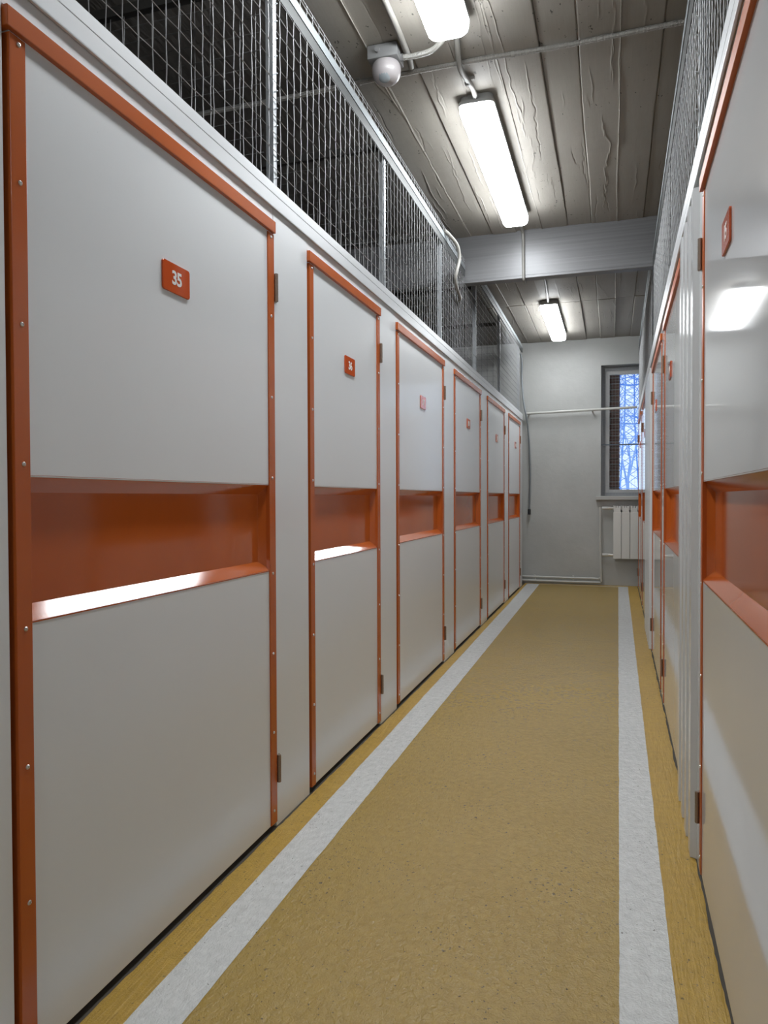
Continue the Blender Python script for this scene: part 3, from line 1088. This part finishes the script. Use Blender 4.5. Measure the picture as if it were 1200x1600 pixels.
conduit('hanging_cable', [(-1.22, YF - .12, 3.06), (-1.165, YF - .11, 3.04), (-1.150, YF - .10, 2.90), (-1.155, YF - .09, 2.75), (-1.13, YF - .12, 2.45), (-1.10, YF - .135, 2.27), (-1.075, YF - .10, 2.10), (-1.055, YF - .06, 1.80), (-1.045, YF - .05, 1.50), (-1.050, YF - .05, 1.20), (-1.058, YF - .05, 0.98)], 0.0115, M['rail'],
        'grey cable hanging down the left edge of the far wall', cat='cable')
hc = [o for o in bpy.data.objects if o.name == 'hanging_cable'][0]
b = MB(); b.tube([(-1.058, YF - .05, 0.99), (-1.058, YF - .056, 0.95), (-1.057, YF - .062, 0.925)], .02, 14); b.build('end_plug', M['black'], hc, label='black end plug')

# ================================================================ OUTSIDE
MB().box((-60, YF + .6, -1.3), (60, 320, -1.0)).build('ground', M['snow'], kind='structure')
# brick pier standing against the outside of the window opening
rt = root('brick_pier', (0, YF + WD + .012, 0), 0, label='dark brick pier close behind the left part of the window', category='pier')
px0, px1, pz0, pz1 = -0.42, 0.092, 0.9, 3.3
MB().box((px0 + .006, .010, pz0), (px1 - .006, .244, pz1)).build('mortar', M['mortar'], rt)
course, k, z = 0.077, 0, pz0
protos = []
for (L_, D_) in ((0.243, 0.117), (0.117, 0.243)):
    q = MB().box((0, 0, 0), (L_, D_, 0.065), 0.003)
    protos.append((L_, D_, q))
made = {}
while z + .065 < pz1:
    x = px1
    seq = (0, 0) if k % 2 else (1, 0, 1)
    for t_ in seq:
        L_, D_, q = protos[t_]
        x -= L_
        loc_ = (x, 0.0 + random.uniform(-.002, .002), z)
        if t_ not in made:
            o = q.build('brick', M['brick'], rt)
            made[t_] = o
            o.location = loc_
        else:
            share(made[t_], 'brick', rt, loc_)
        x -= 0.010
    z += course
    k += 1


def bar(b, p, q, r):
    b.tube([p, q], r, 4, cap=False)


rt = root('lattice_tower', (2.55, 120, -1.0), 0.35, label='tall blue lattice pylon standing outside beyond the window', category='pylon')
H, wb_, wt_ = 46, 5.6, 1.3
def wid(z):
    return wb_ + (2.6 - wb_) * min(1, z / 14) if z < 14 else 2.6 + (wt_ - 2.6) * (z - 14) / (H - 14)
def corner(k, z):
    h_ = wid(z) / 2
    return (h_ * (1 if k in (0, 1) else -1), h_ * (1 if k in (1, 2) else -1), z)
for k in range(4):
    b = MB(); b.tube([corner(k, 0), corner(k, 14), corner(k, H)], .11, 6); b.build('leg', M['tower'], rt)
b = MB()
zs = [0]
while zs[-1] < H - 1.2:
    zs.append(zs[-1] + max(1.1, wid(zs[-1]) * .62))
for i in range(len(zs) - 1):
    for k in range(4):
        a, c = corner(k, zs[i]), corner((k + 1) % 4, zs[i + 1])
        bar(b, a, c, .05)
        bar(b, corner((k + 1) % 4, zs[i]), corner(k, zs[i + 1]), .05)
        bar(b, corner(k, zs[i + 1]), corner((k + 1) % 4, zs[i + 1]), .045)
b.build('bracing', M['tower'], rt, kind='stuff')
for z_, ln in ((13.5, 4.4), (19.5, 3.6), (26, 3.0)):
    b = MB()
    for s_ in (-1, 1):
        for yy in (-.5, .5):
            bar(b, (0, yy, z_), (s_ * ln, 0, z_ + .3), .08)
            bar(b, (0, yy, z_ + 1.3), (s_ * ln, 0, z_ + .3), .08)
        for t in (.3, .5, .7):
            bar(b, (s_ * ln * t, 0, z_ + .1), (s_ * ln * t, 0, z_ + 1.3 - 1.0 * t), .05)
    b.build('crossarm', M['tower'], rt)


def bare_tree(x, y, h, seed, label):
    rnd = random.Random(seed)
    rt = root('bare_tree', (x, y, -1.0), 0, label=label, category='tree')
    tr, tw = MB(), MB()
    def grow(p, d, ln, r, lv):
        q = p + d * ln
        (tr if lv < 2 else tw).tube([p, (p + q) / 2 + Vector((rnd.gauss(0, .03), rnd.gauss(0, .03), 0)) * ln, q], r, 5 if lv < 2 else 4, cap=False, rr=[r, r * .85, r * .65])
        if lv >= 5:
            return
        for k in range(3 if lv < 4 else 2):
            nd_ = (d + Vector((rnd.gauss(0, .5), rnd.gauss(0, .5), rnd.gauss(.12, .25)))).normalized()
            grow(q if k else p + d * ln * .7, nd_, ln * rnd.uniform(.58, .8), r * .6, lv + 1)
    grow(Vector((0, 0, 0)), Vector((0, 0, 1)), h * .28, h * .012, 0)
    tr.build('trunk', M['branch'], rt)
    tw.build('twigs', M['branch'], rt, kind='stuff')


bare_tree(1.2, 62, 13, 4, 'frosted bare tree outside beyond the window, in front of the pylon')
